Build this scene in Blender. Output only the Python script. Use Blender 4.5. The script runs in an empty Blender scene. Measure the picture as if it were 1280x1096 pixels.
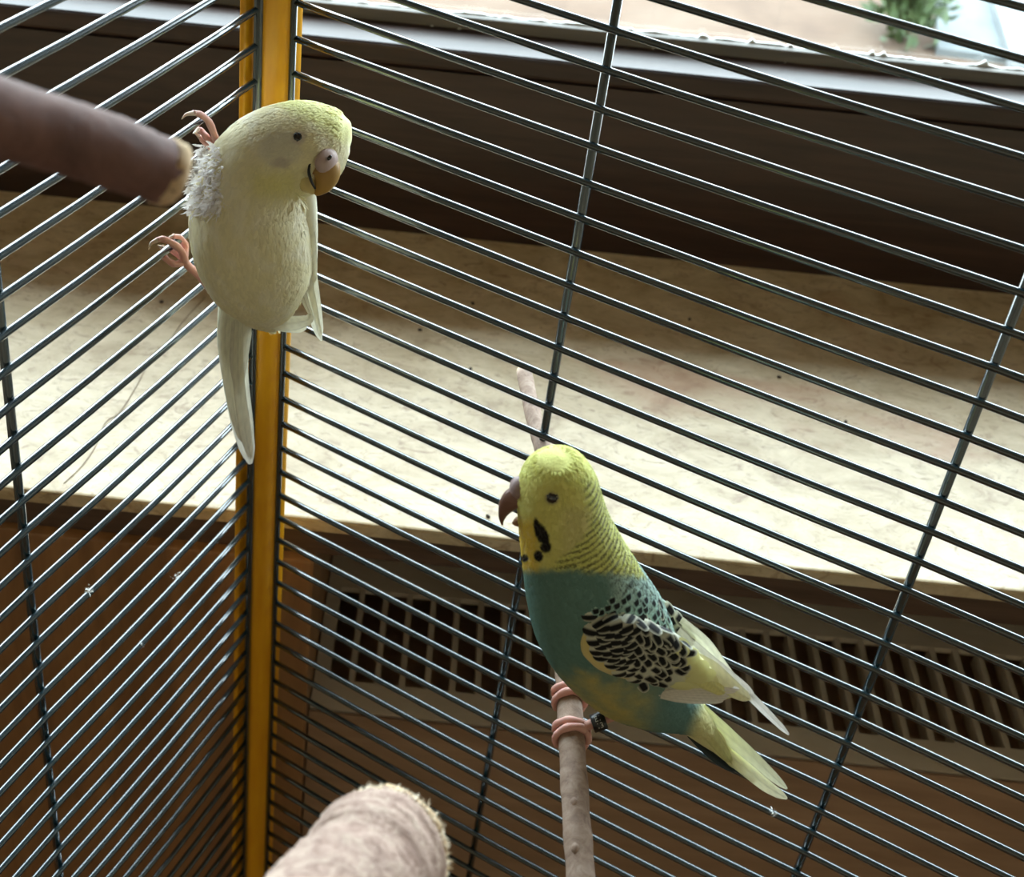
import bpy, bmesh, math, random
import numpy as np
from mathutils import Vector, Matrix
from mathutils.bvhtree import BVHTree

random.seed(7); rng = np.random.default_rng(7)
scene = bpy.context.scene
COL = scene.collection

# ------------------------------------------------------------------ camera
# solved from the cage wires; unit = wire pitch, origin = inner corner of the cage
S = 0.015
RM = np.array([[-0.4823825254937887, 0.8718294905981491, 0.08497316294921281],
               [-0.45715112247378387, -0.33330848751562336, 0.8245715877781656],
               [0.7472081037563643, 0.3589133481404746, 0.5593400202089955]])
CU = np.array([27.318845425379504, 18.20871299824264, 16.388789448390852])
F, PPX, PPY = 1827.279, 550.0, 248.0
ANG = -math.radians(115.71)
RZ = np.array([[math.cos(ANG), -math.sin(ANG), 0], [math.sin(ANG), math.cos(ANG), 0], [0, 0, 1]])
Z0 = 0.9 + 20.5 * S
def U(x, y, z): return RZ @ (np.array([x, y, z], float) * S) + np.array([0, 0, Z0])
CW = U(*CU); RW = RM @ RZ.T
def ray(px, py): return np.array([(px - PPX) / F, -(py - PPY) / F, -1.0]) @ RW      # unit depth
def P(px, py, d): return CW + ray(px, py) * d                                       # d metres deep
def on_z(px, py, z): r = ray(px, py); return CW + r * (z - CW[2]) / r[2]
def on_y(px, py, y): r = ray(px, py); return CW + r * (y - CW[1]) / r[1]
def uz(z): return z * S + Z0
def on_plane(px, py, p0, n): r = ray(px, py); return CW + r * (np.dot(p0 - CW, n) / np.dot(r, n))
def depth(p): return -((np.asarray(p) - CW) @ RW.T)[..., 2]
def proj(p):
    q = (np.asarray(p) - CW) @ RW.T
    return np.stack([PPX + F * q[..., 0] / -q[..., 2], PPY - F * q[..., 1] / -q[..., 2]], -1)

cd = bpy.data.cameras.new('camera'); cam = bpy.data.objects.new('camera', cd); COL.objects.link(cam)
cd.sensor_fit = 'HORIZONTAL'; cd.sensor_width = 36.0; cd.lens = F / 1280 * 36.0
cd.shift_x = (640 - PPX) / 1280; cd.shift_y = -(548 - PPY) / 1280
cd.clip_start = 0.01; cd.clip_end = 200
M = Matrix.Identity(4)
for i in range(3):
    for j in range(3): M[i][j] = RW[j, i]
    M[i][3] = CW[i]
cam.matrix_world = M
cd.dof.use_dof = True; cd.dof.focus_distance = 0.52; cd.dof.aperture_fstop = cd.lens / 2.3
scene.camera = cam

# ------------------------------------------------------------------ world, light, exposure
w = bpy.data.worlds.new('overcast_sky'); scene.world = w; w.use_nodes = True
bg = w.node_tree.nodes['Background']
bg.inputs[0].default_value = (0.78, 0.91, 1.0, 1); bg.inputs[1].default_value = 9.0
scene.view_settings.view_transform = 'Standard'; scene.view_settings.look = 'None'
scene.view_settings.gamma = 1.0; scene.view_settings.use_curve_mapping = False
scene.view_settings.exposure = 0.7
def portal(name, loc, rot, sx, sy):
    l = bpy.data.lights.new(name, 'AREA'); l.shape = 'RECTANGLE'; l.size = sx; l.size_y = sy
    l.cycles.is_portal = True
    o = bpy.data.objects.new(name, l); COL.objects.link(o); o.location = loc; o.rotation_euler = rot
WX0, WX1, WZ0, WZ1 = -1.05, 1.25, 1.039, 2.25
portal('window_daylight_offscreen', ((WX0 + WX1) / 2, 0.36, (WZ0 + WZ1) / 2), (-math.pi / 2, 0, 0), WX1 - WX0, WZ1 - WZ0)
RX = 1.6

# ------------------------------------------------------------------ materials
def new_mat(name, base=(.5, .5, .5), rough=.5, spec=.5, metal=0.0):
    m = bpy.data.materials.new(name); m.use_nodes = True
    b = m.node_tree.nodes['Principled BSDF']
    b.inputs['Base Color'].default_value = (*base, 1); b.inputs['Roughness'].default_value = rough
    b.inputs['Specular IOR Level'].default_value = spec; b.inputs['Metallic'].default_value = metal
    return m, m.node_tree, b
def N(t, typ, **kw):
    n = t.nodes.new(typ)
    for k, v in kw.items(): setattr(n, k, v)
    return n
def coords(t, scale=(1, 1, 1), kind='Object'):
    c = N(t, 'ShaderNodeTexCoord'); mp = N(t, 'ShaderNodeMapping'); mp.inputs['Scale'].default_value = scale
    t.links.new(c.outputs[kind], mp.inputs[0]); return mp.outputs[0]
def noise(t, vec, scale, detail=5, rough=.6, dist=0):
    n = N(t, 'ShaderNodeTexNoise'); n.inputs['Scale'].default_value = scale; n.inputs['Detail'].default_value = detail
    n.inputs['Roughness'].default_value = rough; n.inputs['Distortion'].default_value = dist
    t.links.new(vec, n.inputs['Vector']); return n.outputs['Fac']
def ramp(t, fac, stops):
    r = N(t, 'ShaderNodeValToRGB'); e = r.color_ramp.elements
    while len(e) < len(stops): e.new(.5)
    for i, (p, c) in enumerate(stops): e[i].position = p; e[i].color = (*c, 1)
    t.links.new(fac, r.inputs[0]); return r.outputs[0]
def mix(t, a, b, fac, mode='MIX'):
    n = N(t, 'ShaderNodeMix', data_type='RGBA', blend_type=mode)
    for sock, v in ((n.inputs[0], fac), (n.inputs[6], a), (n.inputs[7], b)):
        if hasattr(v, 'links') or hasattr(v, 'is_linked'): t.links.new(v, sock)
        else: sock.default_value = v if not isinstance(v, tuple) else (*v, 1)
    return n.outputs[2]
def bump(t, b, h, strength, dist):
    n = N(t, 'ShaderNodeBump'); n.inputs['Strength'].default_value = strength; n.inputs['Distance'].default_value = dist
    t.links.new(h, n.inputs['Height']); t.links.new(n.outputs[0], b.inputs['Normal'])
def srgb(*c): return tuple((v / 255 / 12.92 if v / 255 <= .04045 else ((v / 255 + .055) / 1.055) ** 2.4) for v in c)

def wood(name, dark, light, scale=(1, 14, 14), rough=.45, sc=6, bstr=.25, spec=.5):
    m, t, b = new_mat(name, rough=rough, spec=spec)
    v = coords(t, scale); f = noise(t, v, sc, 6, .65, .8)
    t.links.new(ramp(t, f, [(.3, dark), (.7, light)]), b.inputs['Base Color'])
    bump(t, b, f, bstr, .001); return m
MAT = {}
MAT['frame'] = wood('dark_stained_window_wood', srgb(40, 26, 21), srgb(68, 47, 39), rough=.34)
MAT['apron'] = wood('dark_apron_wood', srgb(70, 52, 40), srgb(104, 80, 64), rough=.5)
MAT['panel'] = wood('brown_panel_wood', srgb(124, 88, 57), srgb(166, 122, 80), scale=(10, 10, 1.2), rough=.42, sc=5)
MAT['cover'] = wood('taupe_radiator_paint', srgb(206, 186, 160), srgb(226, 208, 184), scale=(2, 6, 2), rough=.5, sc=4, bstr=.1)
MAT['front'] = wood('brown_cover_front', srgb(150, 118, 92), srgb(182, 148, 118), scale=(1.2, 8, 9), rough=.45, sc=4, bstr=.15)
m, t, b = new_mat('travertine_sill', rough=.34)
v = coords(t, (1, 1.7, 1)); f1 = noise(t, v, 26, 8, .68, .6); f2 = noise(t, v, 85, 7, .72, 1.2); f3 = noise(t, v, 7, 5, .6, .5)
c = ramp(t, f1, [(.22, srgb(150, 124, 90)), (.42, srgb(194, 172, 136)), (.66, srgb(222, 203, 170))])
c = mix(t, c, srgb(150, 118, 88), ramp(t, f2, [(.53, (0, 0, 0)), (.68, (.8, .8, .8))]))
c = mix(t, c, srgb(176, 124, 92), ramp(t, f3, [(.60, (0, 0, 0)), (.72, (.5, .5, .5))]))
t.links.new(c, b.inputs['Base Color']); bump(t, b, f2, .15, .0006); MAT['sill'] = m
m, t, b = new_mat('dark_green_cage_enamel', rough=.27, spec=.7)
f = noise(t, coords(t, (60, 60, 60)), 9, 5, .7)
t.links.new(ramp(t, f, [(.3, srgb(10, 32, 39)), (.64, srgb(18, 47, 55)), (.80, srgb(66, 98, 104))]), b.inputs['Base Color'])
b.inputs['Coat Weight'].default_value = .95; b.inputs['Coat Roughness'].default_value = .09; b.inputs['Coat IOR'].default_value = 1.7; MAT['wire'] = m
m, t, b = new_mat('yellow_plastic', rough=.4)
f = noise(t, coords(t, (40, 40, 6)), 5, 4, .6)
t.links.new(ramp(t, f, [(.3, srgb(216, 146, 12)), (.75, srgb(230, 166, 26))]), b.inputs['Base Color']); MAT['yellow'] = m
m, t, b = new_mat('pale_bark_perch', rough=.75)
f = noise(t, coords(t, (60, 60, 12)), 4, 8, .7, .6)
t.links.new(ramp(t, f, [(.25, srgb(112, 88, 74)), (.5, srgb(158, 132, 114)), (.75, srgb(190, 168, 150))]), b.inputs['Base Color']); bump(t, b, f, .5, .0008); MAT['perch'] = m
m, t, b = new_mat('reddish_bark', rough=.7)
v = coords(t, (60, 60, 30)); f = noise(t, v, 2.2, 8, .65, .4); g = noise(t, v, 1.5, 3, .5)
c = ramp(t, f, [(.25, srgb(74, 48, 43)), (.6, srgb(118, 84, 75)), (.8, srgb(148, 116, 104))])
c = mix(t, c, srgb(200, 184, 170), ramp(t, g, [(.66, (0, 0, 0)), (.72, (.8, .8, .8))]))
t.links.new(c, b.inputs['Base Color']); bump(t, b, f, .6, .001); MAT['bark'] = m
m, t, b = new_mat('gnawed_grey_bark', rough=.85)
v = coords(t, (60, 60, 60)); f = noise(t, v, 3.2, 9, .72, .8)
t.links.new(ramp(t, f, [(.25, srgb(116, 88, 78)), (.42, srgb(166, 136, 122)), (.56, srgb(192, 164, 148)), (.76, srgb(224, 206, 186))]), b.inputs['Base Color'])
bump(t, b, f, .8, .0016); MAT['gnawed'] = m
m, t, b = new_mat('cut_wood', rough=.85)
f = noise(t, coords(t, (60, 60, 60)), 6, 8, .7)
t.links.new(ramp(t, f, [(.3, srgb(196, 156, 112)), (.7, srgb(236, 212, 176))]), b.inputs['Base Color']); bump(t, b, f, .7, .001); MAT['cut'] = m
MAT['fibre'] = new_mat('pale_wood_fibre', srgb(236, 220, 194), .9)[0]
MAT['plaster'] = new_mat('room_plaster', srgb(206, 192, 168), .9)[0]
MAT['floor'] = wood('floor_boards', srgb(120, 84, 54), srgb(150, 110, 74), rough=.5)
MAT['gasket'] = wood('grey_weatherstrip', srgb(108, 104, 98), srgb(140, 134, 126), rough=.6)
MAT['paint_flake'] = new_mat('white_paint_bead', srgb(232, 232, 228), .6)[0]
def attr_mat(name, rough=.7, sss=0.0, sheen=.0):
    m, t, b = new_mat(name, rough=rough, spec=.25)
    a = N(t, 'ShaderNodeAttribute', attribute_name='Col'); t.links.new(a.outputs['Color'], b.inputs['Base Color'])
    if sss:
        b.inputs['Subsurface Weight'].default_value = sss; b.inputs['Subsurface Radius'].default_value = (1, .6, .4); b.inputs['Subsurface Scale'].default_value = .0015
    b.inputs['Sheen Weight'].default_value = sheen
    return m
MAT['plume'] = attr_mat('plumage', .75, 0, .25)
t = MAT['plume'].node_tree; bump(t, t.nodes['Principled BSDF'], noise(t, coords(t), 1400, 4, .6), .3, .0004)
MAT['skin'] = attr_mat('pink_foot_skin', .5, .25)
MAT['horn'] = attr_mat('beak_horn', .38)
MAT['eye'] = new_mat('black_eye', (.006, .005, .005), .06, .8)[0]
# feathers let some light through
m, t, b = new_mat('thin_feather', rough=.65, spec=.25)
a = N(t, 'ShaderNodeAttribute', attribute_name='Col'); t.links.new(a.outputs['Color'], b.inputs['Base Color'])
tr = N(t, 'ShaderNodeBsdfTranslucent'); t.links.new(a.outputs['Color'], tr.inputs['Color'])
mx = N(t, 'ShaderNodeMixShader'); mx.inputs[0].default_value = .22
t.links.new(b.outputs[0], mx.inputs[1]); t.links.new(tr.outputs[0], mx.inputs[2])
t.links.new(mx.outputs[0], t.nodes['Material Output'].inputs[0]); MAT['feather'] = m
m, t, b = new_mat('window_glass')
tr = N(t, 'ShaderNodeBsdfTransparent'); gl = N(t, 'ShaderNodeBsdfGlossy'); gl.inputs['Roughness'].default_value = .02
mx = N(t, 'ShaderNodeMixShader'); mx.inputs[0].default_value = .06
t.links.new(tr.outputs[0], mx.inputs[1]); t.links.new(gl.outputs[0], mx.inputs[2]); t.links.new(mx.outputs[0], t.nodes['Material Output'].inputs[0])
tr.inputs[0].default_value = (.95, .97, .96, 1); MAT['glass'] = m

# ------------------------------------------------------------------ mesh helpers
def mesh(name, verts, faces, mat, parent=None, smooth=True, col=None):
    me = bpy.data.meshes.new(name); me.from_pydata([tuple(map(float, v)) for v in verts], [], [tuple(f) for f in faces]); me.update()
    if mat: me.materials.append(MAT[mat] if isinstance(mat, str) else mat)
    if smooth: me.polygons.foreach_set('use_smooth', [True] * len(me.polygons))
    if col is not None:
        a = me.color_attributes.new('Col', 'FLOAT_COLOR', 'POINT')
        c = np.ones((len(verts), 4), np.float32); c[:, :3] = col; a.data.foreach_set('color', c.ravel())
    o = bpy.data.objects.new(name, me); COL.objects.link(o); o.parent = parent; return o
def tag(o, label=None, cat=None, group=None, kind=None):
    for k, v in (('label', label), ('category', cat), ('group', group), ('kind', kind)):
        if v: o[k] = v
    return o
def empty(name, loc=(0, 0, 0)):
    o = bpy.data.objects.new(name, None); COL.objects.link(o); o.location = loc; o.empty_display_size = .02; return o
def box_data(x0, x1, y0, y1, z0, z1, bev=0):
    bm = bmesh.new(); bmesh.ops.create_cube(bm, size=1)
    for v in bm.verts: v.co = Vector(((x0 + x1) / 2 + v.co.x * (x1 - x0), (y0 + y1) / 2 + v.co.y * (y1 - y0), (z0 + z1) / 2 + v.co.z * (z1 - z0)))
    if bev: bmesh.ops.bevel(bm, geom=bm.edges[:], offset=bev, segments=2, affect='EDGES', profile=.6)
    return bm
def box(name, x0, x1, y0, y1, z0, z1, mat, parent=None, bev=0):
    bm = box_data(x0, x1, y0, y1, z0, z1, bev); me = bpy.data.meshes.new(name); bm.to_mesh(me); bm.free()
    me.materials.append(MAT[mat]); o = bpy.data.objects.new(name, me); COL.objects.link(o); o.parent = parent; return o
def child(o, parent):                                   # keep world placement under an Empty that is only translated
    o.parent = parent; o.location = o.location - parent.location; return o
def cr(pts, n):                                         # Catmull-Rom through rows of pts, n samples
    pts = np.asarray(pts, float); k = len(pts); t = np.linspace(0, k - 1, n); i = np.clip(t.astype(int), 0, k - 2); f = (t - i)[:, None]
    e = np.vstack([2 * pts[0] - pts[1], pts, 2 * pts[-1] - pts[-2]])
    p0, p1, p2, p3 = e[i], e[i + 1], e[i + 2], e[i + 3]
    return .5 * (2 * p1 + (p2 - p0) * f + (2 * p0 - 5 * p1 + 4 * p2 - p3) * f ** 2 + (3 * p1 - p0 - 3 * p2 + p3) * f ** 3)
def unit(v): v = np.asarray(v, float); return v / (np.linalg.norm(v, axis=-1, keepdims=True) + 1e-12)
def sweep(path, r1, r2=None, side=(0, 0, 1), nv=10, caps=True, wob=0):
    """tube round a path; r1 along `side`, r2 across it"""
    path = np.asarray(path); n = len(path); r1 = np.broadcast_to(r1, n); r2 = r1 if r2 is None else np.broadcast_to(r2, n)
    T = unit(np.gradient(path, axis=0)); L = np.broadcast_to(np.asarray(side, float), (n, 3)); L = unit(L - (L * T).sum(1)[:, None] * T); B = np.cross(L, T)
    a = np.linspace(0, 2 * np.pi, nv, endpoint=False)
    V = path[:, None] + L[:, None] * (np.cos(a)[None, :, None] * r1[:, None, None]) + B[:, None] * (np.sin(a)[None, :, None] * r2[:, None, None])
    if wob: V = V + (V - path[:, None]) * rng.normal(0, wob, (n, nv, 1))
    V = V.reshape(-1, 3); Fc = [(i * nv + j, i * nv + (j + 1) % nv, (i + 1) * nv + (j + 1) % nv, (i + 1) * nv + j) for i in range(n - 1) for j in range(nv)]
    if caps: Fc += [tuple(range(nv))[::-1], tuple(range((n - 1) * nv, n * nv))]
    return V, Fc
def tube(name, path, r, mat, parent=None, nv=10, n=None, col=None, r2=None, side=(0.31, .2, .93), wob=0):
    path = np.asarray(path, float); rr = np.atleast_1d(np.asarray(r, float))
    if n: rr = np.interp(np.linspace(0, 1, n), np.linspace(0, 1, len(rr)), rr); path = cr(path, n)
    V, Fc = sweep(path, rr, r2, side, nv, True, wob)
    return mesh(name, V, Fc, mat, parent, True, None if col is None else np.broadcast_to(col, (len(V), 3)) if np.ndim(col) == 1 else col)

# ------------------------------------------------------------------ the room
def struct(o): return tag(o, kind='structure')
YS, YB = 0.0322, 0.2845           # sill front edge, window frame face
LX, BY, CZ = -1.75, -3.2, 2.6
struct(box('floor', LX, RX, BY, .32, -.06, 0, 'floor'))
struct(box('ceiling', LX - .12, RX + .12, BY - .12, .4, CZ, CZ + .08, 'plaster'))
struct(box('wall_back', LX - .12, RX + .12, BY - .12, BY, 0, CZ, 'plaster'))
struct(box('wall_left', LX - .12, LX, BY, .4, 0, CZ, 'plaster'))
struct(box('wall_right', RX, RX + .12, BY, .4, 0, CZ, 'plaster'))
ww = struct(empty('wall_window', (0, .2, 0)))
XN = 0.0235                       # left end of the radiator niche
child(box('wall_piece', LX, -.128, YS + .012, .30, 0, .872, 'plaster'), ww)
child(box('wall_piece', LX, RX, .30, .42, 0, .90, 'plaster'), ww)
child(box('wall_piece', LX, WX0 - .06, YB + .003, .42, .90, CZ, 'plaster'), ww)
child(box('wall_piece', WX1 + .06, RX, YB + .003, .42, .90, CZ, 'plaster'), ww)
child(box('wall_piece', WX0 - .06, WX1 + .06, YB + .003, .42, WZ1 + .06, CZ, 'plaster'), ww)
# boards that clad the wall left of the niche
tag(child(box('brown_board', -.128, XN, YS - .004, .28, 0, .8725, 'panel', bev=.0015), ww), 'smooth brown wooden wall board')
tag(child(box('brown_board', -.62, -.130, YS - .002, YS + .0119, 0, .872, 'panel', bev=.001), ww), 'brown wooden wall board beside the wider one')
# window sill: stone slab over a dark wooden apron
sl = struct(empty('window_sill', (0, .16, .9)))
sill = child(box('stone_slab', -1.3, 1.5, YS, .2990, .8915, .9, 'sill', bev=.0012), sl)
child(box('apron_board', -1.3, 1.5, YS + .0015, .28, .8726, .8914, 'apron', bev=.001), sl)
child(box('slab_edge', -1.3, 1.5, YS - .0006, YS + .0005, .8918, .8985, 'sill'), sl)
# window
w1 = struct(empty('window_1', (0, YB, .9)))
def wbox(*a, **k): return child(box(*a, **k), w1)
wbox('lower_rail', WX0 - .06, WX1 + .06, YB + .0025, .335, .946, 1.0225, 'frame')
wbox('bottom_rail', WX0 - .06, WX1 + .06, YB + .0045, .335, .8995, .946, 'frame')
wbox('rail_lip', WX0 - .06, WX1 + .06, YB - .001, .313, 1.0255, 1.039, 'frame', bev=.0025)
wbox('rail_cap', WX0 - .06, WX1 + .06, YB + .0005, .3126, 1.0386, 1.0395, 'frame')
wbox('lip_groove', WX0 - .06, WX1 + .06, YB + .006, .33, 1.0225, 1.0255, 'frame')
wbox('rail_top', WX0 - .06, WX1 + .06, .3128, .335, 1.0255, 1.036, 'frame')
wbox('weatherstrip', WX0, WX1, .3125, .3185, 1.036, 1.0475, 'gasket', bev=.001)
tag(wbox('glass_pane', WX0, WX1, .3188, .3225, 1.04, WZ1, 'glass'), 'clear window glass')
for nm, x0, x1, z0, z1 in (('side_stile', WX0 - .06, WX0, 1.036, WZ1 + .06), ('side_stile', WX1, WX1 + .06, 1.036, WZ1 + .06), ('top_rail', WX0, WX1, WZ1, WZ1 + .06)):
    wbox(nm, x0, x1, YB - .001, .40, z0, z1, 'frame', bev=.002)
# ragged white paint beads along the weatherstrip
def bead(name, y0, z0, amp, seed):
    r = np.random.default_rng(seed); xs = np.linspace(-.35, .65, 420); h = np.abs(np.convolve(r.normal(0, 1, 460), np.ones(9) / 9, 'valid')[:420]) * amp + .0006
    h[r.random(420) < .035] += amp * .9
    V, Fc = [], []
    for x, k in zip(xs, h): V += [(x, y0 - .0009, z0), (x, y0 - .0011, z0 + k), (x, y0 + .0006, z0 + k), (x, y0 + .0006, z0)]
    for i in range(419):
        for j in range(4): Fc.append((i * 4 + j, i * 4 + (j + 1) % 4, i * 4 + 4 + (j + 1) % 4, i * 4 + 4 + j))
    return child(mesh(name, V, Fc, 'paint_flake', None, False), w1)
bead('paint_bead', .3125, 1.0372, .0016, 3); bead('paint_bead', .3188, 1.0468, .0022, 5)
# radiator cover in the niche under the sill
ZR = .74
rc = tag(empty('radiator_cover', (.6, .06, 0)), 'taupe radiator cover with slotted top grille under the window sill', 'radiator cover')
def rbox(*a, **k): return child(box(*a, **k), rc)
yfr = on_z(437, 851, ZR)[1]; ybk = on_z(470, 738, ZR)[1]; yed = on_z(430, 893, ZR)[1]
rbox('back_strip', XN + .001, 1.4, ybk, .298, ZR - .004, ZR, 'cover')
rbox('front_strip', XN + .001, 1.4, yed + .0026, yfr, ZR - .004, ZR, 'cover')
rbox('end_strip', XN + .001, on_z(411, 850, ZR)[0], yfr, ybk, ZR - .004, ZR, 'cover')
rbox('front_panel', XN + .001, 1.4, yed, yed + .0014, .02, ZR - .0004, 'front')
rbox('backing_rail', XN + .001, 1.4, yed + .0014, yed + .018, .02, ZR - .012, 'front')
rbox('inner_tray', XN + .001, 1.4, yed + .018, .298, ZR - .036, ZR - .032, 'front')
x_a = on_z(411, 850, ZR)[0]; sx = (on_z(663, 877, ZR)[0] - on_z(410, 850, ZR)[0]) / 8
n_sl = int((1.38 - x_a) / sx)
first = rbox('slat', x_a + sx - .0034, x_a + sx, yfr - .0005, ybk + .0005, ZR - .012, ZR - .0004, 'cover')
for i in range(1, n_sl):
    o = first.copy(); COL.objects.link(o); o.location.x += i * sx
rbox('end_strip', x_a + n_sl * sx - .0002, 1.4, yfr, ybk, ZR - .004, ZR, 'cover')

struct(box('added_sky_blocker', -3, 3.2, .42, 1.15, 2.45, 2.53, 'frame'))  # unseen slab added to block high sky and shade the sill's back
# outside the window: bare earth, a shrub and a pale slab
m, t, b = new_mat('sandy_earth', rough=.95)
f = noise(t, coords(t, (1, 1, 1)), 2.2, 6, .6, .5)
t.links.new(ramp(t, f, [(.3, srgb(60, 44, 33)), (.5, srgb(84, 66, 52)), (.7, srgb(96, 82, 69))]), b.inputs['Base Color']); MAT['earth'] = m
MAT['slab'] = wood('pale_concrete', srgb(108, 112, 114), srgb(122, 126, 126), scale=(2, 2, 2), rough=.9)
MAT['leaf'] = wood('shrub_leaf', srgb(38, 56, 26), srgb(66, 86, 44), scale=(6, 6, 6), rough=.6)
MAT['grey_slab'] = wood('grey_concrete', srgb(80, 86, 88), srgb(94, 98, 98), scale=(2, 2, 2), rough=.9)
MAT['trunk'] = new_mat('shrub_stem', srgb(92, 70, 52), .9)[0]
ZG = -.2
struct(box('ground_outside', -9, 11, .46, 16, ZG - .06, ZG, 'earth'))
def quad_slab(name, pix, z, th, mat):
    top = [on_z(x, y, z) for x, y in pix]; n = len(top)
    V = top + [p - np.array([0, 0, th]) for p in top]
    return mesh(name, V, [tuple(range(n))[::-1], tuple(range(n, 2 * n))] + [(i, (i + 1) % n, (i + 1) % n + n, i + n) for i in range(n)], mat, None, False)
tag(quad_slab('paving_slab', [(1225, -60), (1265, 70), (1420, 90), (1420, -60)], ZG + .04, .0402, 'slab'), 'pale concrete slab lying on the earth outside the window', 'paving slab')
tag(quad_slab('paving_slab', [(1170, -60), (1172, 60), (1262, 72), (1222, -60)], ZG + .02, .0202, MAT['grey_slab']), 'grey concrete slab lying beside the pale one outside the window', 'paving slab')
bp = on_z(1128, 45, ZG); sh = tag(empty('garden_shrub', bp), 'small green leafy shrub growing outside the window', 'shrub')
for k in range(4):
    a = k * 1.7; tube('stem', [(0, 0, -.01), (.03 * math.cos(a), .03 * math.sin(a), .1), (.09 * math.cos(a), .09 * math.sin(a), .2)], [.006, .003], 'trunk', sh, 6, 5)
V, Fc = [], []
for k in range(420):
    c = rng.normal(0, 1, 3) * np.array([.035, .05, .05]) + np.array([0, 0, .11]); c[2] = max(c[2], .01); d1 = unit(rng.normal(0, 1, 3)) * .028; d2 = unit(np.cross(d1, rng.normal(0, 1, 3))) * .011
    i = len(V); V += [c - d1, c + d2, c + d1, c - d2]; Fc.append((i, i + 1, i + 2, i + 3))
tag(mesh('foliage', V, Fc, 'leaf', sh, False), kind='stuff')

# ------------------------------------------------------------------ the cage
RW_, RBAR = .092 * S, .115 * S
YA, YBR, XL, Y0, X0, HL = 8.816, 18.509, 9.823, .735, .857, .088
BOWR, BOWL = .163, .081
def bow_r(y): return BOWR * y * max(YBR - y, 0) / (YBR ** 2 / 4)
def bow_l(x): return BOWL * x * max(XL - x, 0) / (XL ** 2 / 4)
cage = tag(empty('bird_cage', (0, 0, 0)), 'dark green wire bird cage with a yellow corner post', 'bird cage')
KT, KB = -14, 47
NR, NL = 29.5, 30.5
pr = [U(bow_r(y), y, 0) - np.array([0, 0, Z0]) for y in (.55, 2.5, 5, 7.5, 10, 13, 16, YBR, NR)]
pl = [U(x, bow_l(x), -HL) - np.array([0, 0, Z0]) for x in (.6, 2.5, 5, 7.5, XL, 20, NL)]
for path in (pr, pl):
    V, Fc = sweep(np.array(path), RW_, None, (0, 0, 1), 8)
    w0 = mesh('wire', V, Fc, 'wire', cage); w0.location.z = uz(-KT)
    for k in range(KT + 1, KB + 1):
        o = w0.copy(); COL.objects.link(o); o.location.z = uz(-k); o.rotation_euler = (0, 0, rng.normal(0, .0006))
zt, zb = uz(-KT) + .01, uz(-KB) - .01
def bar(x, y, r=RBAR):
    p = U(x, y, 0); return tube('upright_bar', [(p[0], p[1], zb), (p[0], p[1], zt)], r, 'wire', cage, 8)
off = (RW_ + RBAR) / S * .9
for y in (YA, YBR, YBR + 9.7): bar(bow_r(y) - off, y)
for x in (XL, XL + 9.75, XL + 19.5): bar(x, bow_l(x) - off)
bar(bow_r(.6) + .01, .60, .10 * S); bar(.74, bow_l(.74) + .02, .12 * S)
# yellow post: rounded inner face and two outer flanges, one closed profile
prof = []
for a in np.linspace(0, 1, 9):
    th = a * math.pi / 2; c = np.array([.05, .05]); prof.append((c[0] + .66 * math.cos(th), c[1] + .52 * math.sin(th)))
prof = [(.90, -.42), (.90, -.24), (.64, -.20), (.64, .04)] + prof[1:-1] + [(.04, .56), (-.18, .56), (-.24, .60), (-.42, .60), (-.42, -.42)]
n = len(prof); pz0, pz1 = 0, uz(-KT) + .03
V = [np.r_[U(x, y, 0)[:2], z] for z in (pz0, pz1) for x, y in prof]
Fc = [(i, (i + 1) % n, n + (i + 1) % n, n + i) for i in range(n)] + [tuple(range(n))[::-1], tuple(range(n, 2 * n))]
po = mesh('corner_post', V, Fc, 'yellow', cage, False); tag(po, 'yellow plastic corner post')
md = po.modifiers.new('b', 'BEVEL'); md.width = .0008; md.segments = 2; md.limit_method = 'ANGLE'; md.angle_limit = .6
po.data.polygons.foreach_set('use_smooth', [True] * len(po.data.polygons)); md2 = po.modifiers.new('wn', 'WEIGHTED_NORMAL')

# ------------------------------------------------------------------ branches
ZP = uz(-10.5)
pp = [on_z(x, y, ZP) for x, y in ((655, 465), (667, 520), (681, 572), (692, 650), (705, 780), (713, 900), (719, 1000), (726, 1096), (734, 1200), (742, 1400))]
PERCH = cr(np.array(pp), 90)
prad = np.interp(np.linspace(0, 1, 90), [0, .25, .55, .75, 1], np.array([.215, .235, .285, .29, .33]) * S) * (1 + .03 * np.sin(np.arange(90) * .9))
V, Fc = sweep(PERCH, prad, None, (0, 0, 1), 20, True, .012)
perch = tag(mesh('perch_branch', V, Fc, 'perch'), 'thin pale wooden stick perch poked out between the cage wires', 'perch')
V, Fc = sweep(PERCH[:2] + (PERCH[0] - PERCH[1]) * .35, prad[:2] * .96, None, (0, 0, 1), 20); mesh('cut_end', V, Fc, 'cut', perch)
for k, (q, a) in enumerate(((52, 1.4), (66, 2.2), (60, 4.4))):
    c = PERCH[q] + np.array([math.cos(a) * prad[q] * .6, -prad[q] * .3, prad[q] * .75])
    V, Fc = sweep(c + np.linspace(-1, 1, 5)[:, None] * unit(PERCH[q + 1] - PERCH[q]) * .0022, np.array([.0004, .0011, .0015, .0011, .0004]), None, (0, 0, 1), 8); mesh('knot', V, Fc, 'perch', perch)
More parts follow.
